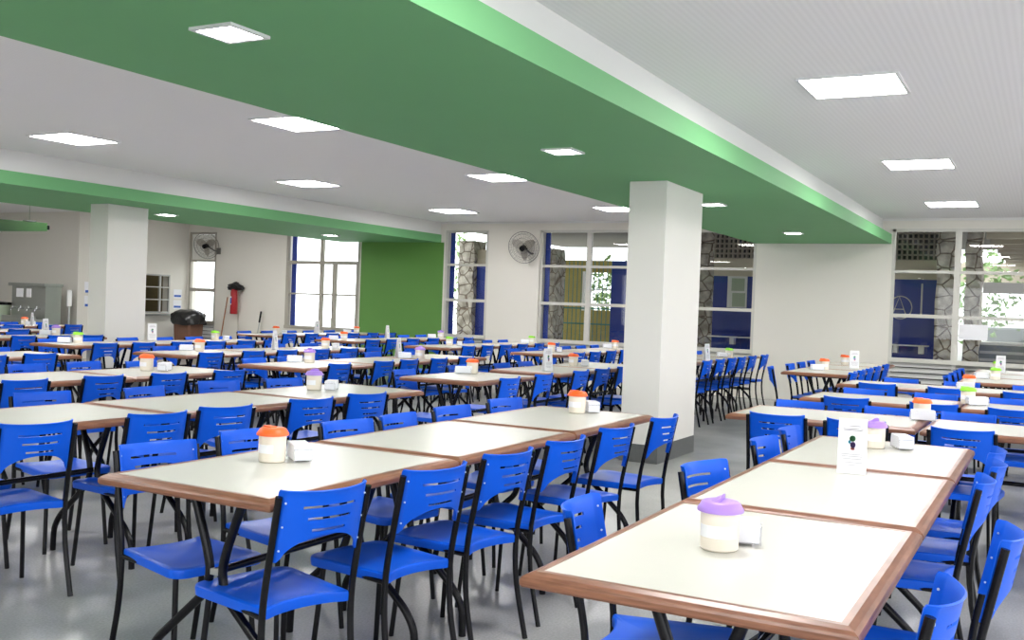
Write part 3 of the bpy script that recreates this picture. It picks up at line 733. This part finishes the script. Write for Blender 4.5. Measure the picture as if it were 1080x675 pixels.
# notices
for i, (x, z, lab) in enumerate(((16.20, 1.27, 'white notice with blue band beside the serving hatch, upper'), (16.20, 1.03, 'white notice with blue band beside the serving hatch, lower'))):
    t = thing('notice_sheet', lab, 'notice', (x, 17.249, z), 0, 'notices beside the serving hatch')
    bm = B(); box(bm, 0, 0.24, -0.004, 0, 0, 0.20); obj('sheet', bm, M['paper'], t)
    bm = B(); box(bm, 0.02, 0.22, -0.006, -0.004, 0.03, 0.075); obj('blue_band', bm, M['ink_blue'], t)
for i, (z, lab) in enumerate(((1.33, 'small white notice with blue edge left of the left pillar, upper'), (1.05, 'small white notice with blue edge left of the left pillar, lower'))):
    t = thing('notice_sheet', lab, 'notice', (13.86, 17.249, z), 0, 'notices left of the left pillar')
    bm = B(); box(bm, 0, 0.22, -0.004, 0, 0, 0.22); obj('sheet', bm, M['paper'], t)
    bm = B(); box(bm, 0.02, 0.20, -0.006, -0.004, 0.0, 0.05); obj('blue_band', bm, M['ink_blue'], t)
# water cooler of stainless steel
t = thing('water_cooler', 'stainless steel water cooler cabinet with taps at the far left', 'water cooler', (12.88, 17.15, 0))
bm = B(); box(bm, 0.02, 0.37, 0.0, 1.0, 0.08, 1.42); obj('cabinet', bm, M['steel'], t)
bm = B(); box(bm, -0.04, 0.40, -0.03, 1.05, 1.42, 1.48, 0.01); obj('top_cover', bm, M['steel'], t)
bm = B(); box(bm, -0.20, 0.02, 0.0, 1.0, 0.72, 0.78, 0.005); box(bm, -0.20, -0.18, 0.0, 1.0, 0.78, 0.84); obj('drip_tray', bm, M['steel'], t)
for k in range(4):
    bm = B(); y = 0.14 + 0.24 * k; tube(bm, [(0.02, y, 0.98), (-0.09, y, 0.98), (-0.10, y, 0.93)], 0.012, 8, 0.02); tube(bm, [(-0.06, y, 0.98), (-0.06, y, 1.03)], 0.010, 8); obj('tap', bm, M['metal'], t, True)
for y, w in ((0.42, 0.14), (0.66, 0.20)):
    bm = B(); box(bm, 0.012, 0.02, y, y + w, 1.20, 1.37); obj('paper_notice', bm, M['paper'], t)
for x in (0.08, 0.31):
    for y in (0.06, 0.92):
        bm = B(); tube(bm, [(x, y, 0), (x, y, 0.09)], 0.025, 8); obj('foot', bm, M['black'], t)
t = thing('paper_cup_dispenser', 'white cup dispenser on a stand beside the steel water cooler', 'dispenser', (13.38, 17.13, 1.05))
bm = B(); tube(bm, [(0, -0.05, 0.0), (0, -0.05, 0.32)], 0.05, 14); obj('cup_tube', bm, M['pale'], t, True)
bm = B(); tube(bm, [(0, -0.05, -0.6), (0, -0.05, 0.0)], 0.022, 8); obj('stem', bm, M['alu'], t, True)
bm = B(); lathe(bm, [(0.1, -1.05), (0.1, -1.03), (0.03, -0.6)], 14, c=(0, -0.05, 0)); obj('stand_base', bm, M['alu'], t, True)
t = thing('serving_tub', 'pale green tub with dark lid on a trolley at the left edge', 'tub', (12.8, 18.45, 0.60))
bm = B(); lathe(bm, [(0.20, 0.0), (0.23, 0.02), (0.25, 0.42), (0.25, 0.44)], 24); obj('tub_body', bm, M['jug'], t, True)
bm = B(); lathe(bm, [(0.255, 0.43), (0.27, 0.45), (0.26, 0.48), (0.05, 0.50)], 24); obj('tub_lid', bm, M['black'], t, True)
t = thing('serving_trolley', 'grey metal trolley under the pale green tub at the left edge', 'trolley', (12.8, 18.5, 0))
bm = B(); box(bm, -0.3, 0.3, -0.3, 0.6, 0.57, 0.60); obj('trolley_top', bm, M['steel'], t)
for x in (-0.27, 0.27):
    for y in (-0.27, 0.57):
        bm = B(); tube(bm, [(x, y, 0), (x, y, 0.57)], 0.018, 8); obj('leg', bm, M['steel'], t)
# green roller duct with dark end bracket at far left
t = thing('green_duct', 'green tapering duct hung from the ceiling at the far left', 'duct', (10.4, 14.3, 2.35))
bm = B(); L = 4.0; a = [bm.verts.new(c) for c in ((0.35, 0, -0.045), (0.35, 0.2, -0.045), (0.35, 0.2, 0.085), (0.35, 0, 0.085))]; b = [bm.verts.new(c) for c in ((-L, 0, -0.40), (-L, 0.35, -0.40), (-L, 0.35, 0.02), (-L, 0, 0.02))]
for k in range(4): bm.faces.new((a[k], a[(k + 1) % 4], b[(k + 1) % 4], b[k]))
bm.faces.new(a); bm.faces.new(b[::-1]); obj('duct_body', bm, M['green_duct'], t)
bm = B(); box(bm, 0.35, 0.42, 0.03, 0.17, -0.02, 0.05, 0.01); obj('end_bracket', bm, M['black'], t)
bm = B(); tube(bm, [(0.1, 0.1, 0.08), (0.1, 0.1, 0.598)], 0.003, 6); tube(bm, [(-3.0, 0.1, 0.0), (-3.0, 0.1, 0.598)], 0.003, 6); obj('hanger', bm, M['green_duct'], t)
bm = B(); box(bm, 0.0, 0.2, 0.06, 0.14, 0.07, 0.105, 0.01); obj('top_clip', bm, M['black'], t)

# ------------------------------------------------------------------ what stands outside the back windows
XO = 19.0
bm = B(); box(bm, XW + T, 60, -30, 45, -0.12, -0.02); o = struct('floor_outside', bm, M['asphalt'])
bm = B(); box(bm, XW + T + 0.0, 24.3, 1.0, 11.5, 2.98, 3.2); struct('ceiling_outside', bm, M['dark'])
bm = B(); box(bm, XW + T + 0.0, 30, -6, 0.98, 2.98, 3.2); box(bm, 29.6, 30, -6, 3.0, 2.45, 2.98)
for x in (17.6, 18.8, 20, 21.2, 22.4, 23.6, 24.8, 26.2, 27.6): box(bm, x, x + 0.18, -6, 0.98, 2.72, 2.98)
struct('ceiling_outside_joists', bm, M['grille'])
def blue_wall(name, y0, y1, label):
    t = thing(name, label, 'wall', (XO, y0, 0))
    w = y1 - y0
    bm = B(); box(bm, 0.0, 0.12, 0, w, 0, 2.10); obj('blue_panel', bm, M['navy'], t)
    bm = B(); box(bm, -0.01, 0.13, 0, w, 2.10, 2.44); obj('beige_lintel', bm, M['beige'], t)
    bm = B(); n = int(w / 0.085); zs = [2.44 + 0.095 * i for i in range(6)]
    for i in range(n + 1): box(bm, 0.0, 0.10, i * w / n - 0.014, i * w / n + 0.014, 2.44, 2.98)
    for z in zs: box(bm, 0.0, 0.10, 0, w, z - 0.014, z + 0.014)
    obj('pierced_grille', bm, M['grille'], t)
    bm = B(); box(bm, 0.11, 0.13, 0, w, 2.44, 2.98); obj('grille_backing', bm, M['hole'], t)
    bm = B(); box(bm, -0.28, 0.0, 0.1, w, 0.93, 0.95)
    for y in [0.22 + 0.42 * k for k in range(int(w / 0.42))]: box(bm, -0.16, 0.0, y - 0.04, y + 0.04, 0.80, 0.93)
    obj('ledge', bm, M['pale'], t)
    return t
t = blue_wall('exterior_wall', 1.79, 3.9, 'blue outside wall with pierced grille seen through the right window')
bm = B()   # pane reflection of a ring and letter A, modelled on the blue panel
y0, z0, r = 0.60, 1.60, 0.19
tube(bm, [(-0.004, y0 + r * math.cos(a), z0 + r * 1.05 * math.sin(a)) for a in [2 * PI * k / 28 for k in range(29)]], 0.010, 5)
tube(bm, [(-0.004, y0 + 0.13, z0 - 0.13), (-0.004, y0 + 0.02, z0 + 0.19), (-0.004, y0 - 0.10, z0 - 0.14)], 0.010, 5); tube(bm, [(-0.004, y0 + 0.09, z0 - 0.03), (-0.004, y0 - 0.06, z0 - 0.03)], 0.009, 5)
obj('reflected_letter_ring', bm, M['louver'], t)
bm = B(); box(bm, -0.004, 0.0, 0.24, 0.27, 1.45, 2.03); obj('reflected_stripe', bm, M['louver'], t)  # whitish upper pane reflection put in as a pale strip
blue_wall('exterior_wall', 4.3, 5.80, 'blue outside wall with pierced grille seen right of the pillar')
t = thing('reflection', 'pale green and white window reflection painted on the blue outside wall', 'reflection', (XO - 0.012, 5.14, 1.50))  # window reflection in the glass, modelled as a pale coloured panel
bm = B(); box(bm, 0, 0.01, 0, 0.38, 0, 0.60); obj('reflection_sheet', bm, M['pale'], t)
bm = B(); box(bm, -0.004, 0, 0.03, 0.28, 0.02, 0.28); box(bm, -0.004, 0, 0.05, 0.30, 0.32, 0.56); obj('green_reflection', bm, M['jug'], t)
def stone_pillar(x, y0, y1, label, z1=2.98, d=0.5):
    bm = B(); box(bm, -d / 2, d / 2, 0, y1 - y0, 0, z1)
    bmesh.ops.subdivide_edges(bm, edges=bm.edges[:], cuts=6, use_grid_fill=True)
    for v in bm.verts: v.co += Vector((0.02 * math.sin(9 * v.co.z + 5 * v.co.y), 0.025 * math.sin(8 * v.co.z + 3 * v.co.x), 0))
    o = obj('stone_pillar', bm, M['stone'], None, False, (x, y0, 0)); tag(o, label, 'pillar')
stone_pillar(18.6, 1.46, 1.76, 'rough stone pillar outside, right of the blue wall')
stone_pillar(19.3, 5.84, 6.15, 'rough grey stone pillar outside, just right of the white pillar')
stone_pillar(18.7, 1.08, 1.32, 'sunlit rough stone pillar outside the far right window')
stone_pillar(19.0, 11.04, 11.42, 'rough stone pillar outside the narrow back window', 2.75)
stone_pillar(19.1, 9.14, 9.38, 'grey stone pillar outside behind the blue strip', 2.6)
bm = B(); box(bm, 0, 0.1, 0, 0.42, 0, 2.25); tag(obj('blue_door_panel', bm, M['navy'], None, False, (XO - 0.1, 10.62, 0)), 'blue outside panel right of the stone pillar in the narrow window', 'panel')
bm = B(); box(bm, -0.01, 0.11, 0, 0.42, 0, 0.30); tag(obj('beige_transom', bm, M['grille'], None, False, (XO - 0.1, 10.62, 2.26)), 'brown block above the blue outside panel in the narrow window', 'panel')
bm = B(); box(bm, 0, 0.1, 0, 0.75, 0, 2.35); tag(obj('blue_screen_wall', bm, M['navy'], None, False, (XO - 0.3, 7.05, 0)), 'dark blue outside wall at the right of the wide back window', 'wall')
# blue shutters set in the left jamb of the windows
for y, w, lab in ((10.28, 0.09, 'tall blue shutter edge inside the narrow back window'), (8.22, 0.09, 'tall blue shutter edge at the left of the wide back window'), (14.22, 0.11, 'tall blue shutter edge at the left of the bright window'), (5.36, .05, 'blue shutter edge behind the right pillar')):
    bm = B(); box(bm, 0, 0.03, 0, w, 0.78, 2.76); tag(obj('window_shutter', bm, M['navy'], None, False, (XW + 0.12, y, 0)), lab, 'shutter')
# ochre wall with an opening behind a teal fence
t = thing('ochre_wall', 'ochre outside wall behind the teal fence', 'wall', (21.0, 8.0, 0))
bm = B()
for a in ((0.0, 0.70, 0, 2.47), (1.42, 4.0, 0, 2.47), (0.70, 1.42, 0, 1.35), (0.70, 1.42, 2.2, 2.47)): box(bm, 0, 0.15, a[0], a[1], a[2], a[3])
obj('ochre_surface', bm, M['yellow'], t)
bm = B(); box(bm, -0.03, 0.0, 0.66, 0.72, 1.33, 2.22); box(bm, -0.03, 0.0, 1.40, 1.46, 1.33, 2.22); box(bm, -0.03, 0, 0.66, 1.46, 1.80, 1.83); obj('opening_frame', bm, M['pale'], t)
t = thing('teal_fence', 'teal bar fence outside the wide back window', 'fence', (19.9, 7.6, 0))
for z in (0.25, 0.62, 1.05, 1.38):
    bm = B(); tube(bm, [(0, 0, z), (0, 2.6, z)], 0.016, 6); obj('fence_rail', bm, M['teal'], t)
bm = B()
for k in range(27): tube(bm, [(0, 0.1 * k, 0), (0, 0.1 * k, 2.4)], 0.009, 5)
obj('fence_bars', bm, M['teal'], t)
# roof edge and bright awning beyond
# foliage
def bush(x, y, z, r, label, n=9, seed=0):
    rnd = random.Random(seed); bm = B()
    for _ in range(n * 60):
        th, ph = rnd.uniform(0, 2 * PI), math.acos(rnd.uniform(-1, 1)); rr = r * rnd.uniform(0.35, 1) ; c = Vector((rr * math.sin(ph) * math.cos(th), rr * math.sin(ph) * math.sin(th), rr * math.cos(ph) * 1.2))
        s = rnd.uniform(0.06, 0.13); q = Matrix.Rotation(rnd.uniform(0, 6.28), 3, (rnd.uniform(-1, 1), rnd.uniform(-1, 1), rnd.uniform(-1, 1)))
        bm.faces.new([bm.verts.new(c + q @ Vector(p)) for p in ((-s, 0, 0), (0, -s * 0.45, 0.01), (s, 0, 0), (0, s * 0.45, 0.01))])
    t = thing('leafy_tree', label, 'tree', (x, y, 0)); obj('crown', bm, M['leaf'], t, False, (0, 0, z))
    bm = B(); tube(bm, [(0, 0, -0.02), (0.05, 0.05, z)], 0.07, 8); obj('trunk', bm, M['grille'], t, True)
bush(23.5, 14.6, 2.3, 1.3, 'sunlit leafy tree outside the narrow back window', 9, 1)
bush(24, 9.9, 1.7, 0.9, 'leafy tree seen through the opening in the ochre wall', 9, 2)
bush(26, 1.5, 2.1, 1.1, 'pale leafy tree outside the far right window', 7, 3)
# paper sheet on the glass, grey cabinets outside the right-hand window
bm = B(); box(bm, 0, 0.004, 0, 0.40, 0, 0.23); tag(obj('paper_sheet', bm, M['paper'], None, False, (XW + 0.036, 0.85, 1.12)), 'white paper sheet taped on the far right window', 'paper')
t = thing('outside_cabinet', 'low grey slatted cabinet outside the far right window', 'cabinet', (20.5, 0.25, 0))
bm = B(); box(bm, 0, 0.6, 0, 0.95, 0, 0.98); obj('cabinet_body', bm, M['bench'], t)
bm = B()
for k in range(6): box(bm, -0.015, 0.0, 0.03, 0.92, 0.12 + 0.14 * k, 0.17 + 0.14 * k)
obj('slats', bm, M['louver'], t)
bm = B(); box(bm, -0.03, 0.63, -0.02, 0.97, 0.98, 1.02); obj('cabinet_top', bm, M['pale'], t)
t = thing('outside_bench', 'dark grey outdoor bench beyond the far right window', 'bench', (21.5, -0.9, 0))
bm = B(); box(bm, 0, 0.5, 0, 1.0, 0.55, 0.62); box(bm, 0.42, 0.5, 0, 1.0, 0.62, 1.15); obj('bench_seat', bm, M['bench'], t)
for y in (0.05, 0.9):
    bm = B(); box(bm, 0.05, 0.45, y, y + 0.06, 0, 0.55); obj('leg', bm, M['bench'], t)
t = thing('parked_car', 'pale car parked far outside the right window', 'car', (28.0, -1.2, 0))
bm = B(); box(bm, 0, 1.7, 0, 3.6, 0.3, 0.85, 0.08); box(bm, 0.15, 1.55, 0.7, 2.9, 0.85, 1.4, 0.15); obj('car_body', bm, M['pale'], t, True)
bm = B(); box(bm, 0.12, 1.58, 0.95, 2.7, 0.92, 1.28, 0.05); obj('car_glass', bm, M['bench'], t)
for y in (0.7, 2.9):
    for x in (0.02, 1.68):
        bm = B(); tube(bm, [(x - 0.09, y, 0.31), (x + 0.09, y, 0.31)], 0.31, 16); obj('wheel', bm, M['black'], t, True)
bm = B(); box(bm, 0, 0.25, 0, 4.5, 0, 0.22); box(bm, 0, 0.12, 0.4, 0.48, -1.9, 0.0); box(bm, 0, 0.12, 2.2, 2.28, -1.9, 0); tag(obj('outside_canopy_frame', bm, M['frame_dk'], None, False, (23.0, -3.2, 2.0)), 'dark canopy frame crossing outside the far right window', 'frame')

# ------------------------------------------------------------------ light
w = bpy.data.worlds.new('overcast_sky'); bpy.context.scene.world = w; w.use_nodes = True
bg = w.node_tree.nodes['Background']; bg.inputs['Color'].default_value = (0.93, 0.96, 1.0, 1); bg.inputs['Strength'].default_value = 3.3

# ------------------------------------------------------------------ camera
f, ro, pi_, ya, Hc = 1063.4, .0366, -.0144, .4921, 1.385
fw = Vector((math.cos(pi_) * math.cos(ya), math.cos(pi_) * math.sin(ya), math.sin(pi_)))
r = Vector((math.sin(ya), -math.cos(ya), 0)); u = r.cross(fw)
r2 = math.cos(ro) * r + math.sin(ro) * u; u2 = -math.sin(ro) * r + math.cos(ro) * u
cam = bpy.data.cameras.new('camera'); co = bpy.data.objects.new('camera', cam); C.objects.link(co)
mw = Matrix((r2, u2, -fw)).transposed().to_4x4(); mw.translation = Vector((0, 0, Hc)); co.matrix_world = mw
cam.sensor_width = 36; cam.sensor_fit = 'HORIZONTAL'; cam.lens = f / 1080 * 36; cam.clip_end = 200; cam.clip_start = 0.05
S = bpy.context.scene; S.camera = co
S.view_settings.view_transform = 'Standard'; S.view_settings.look = 'None'; S.view_settings.gamma = 1; S.view_settings.use_curve_mapping = False
S.view_settings.exposure = 0.38
for o in (chair_near, chair_far): pass
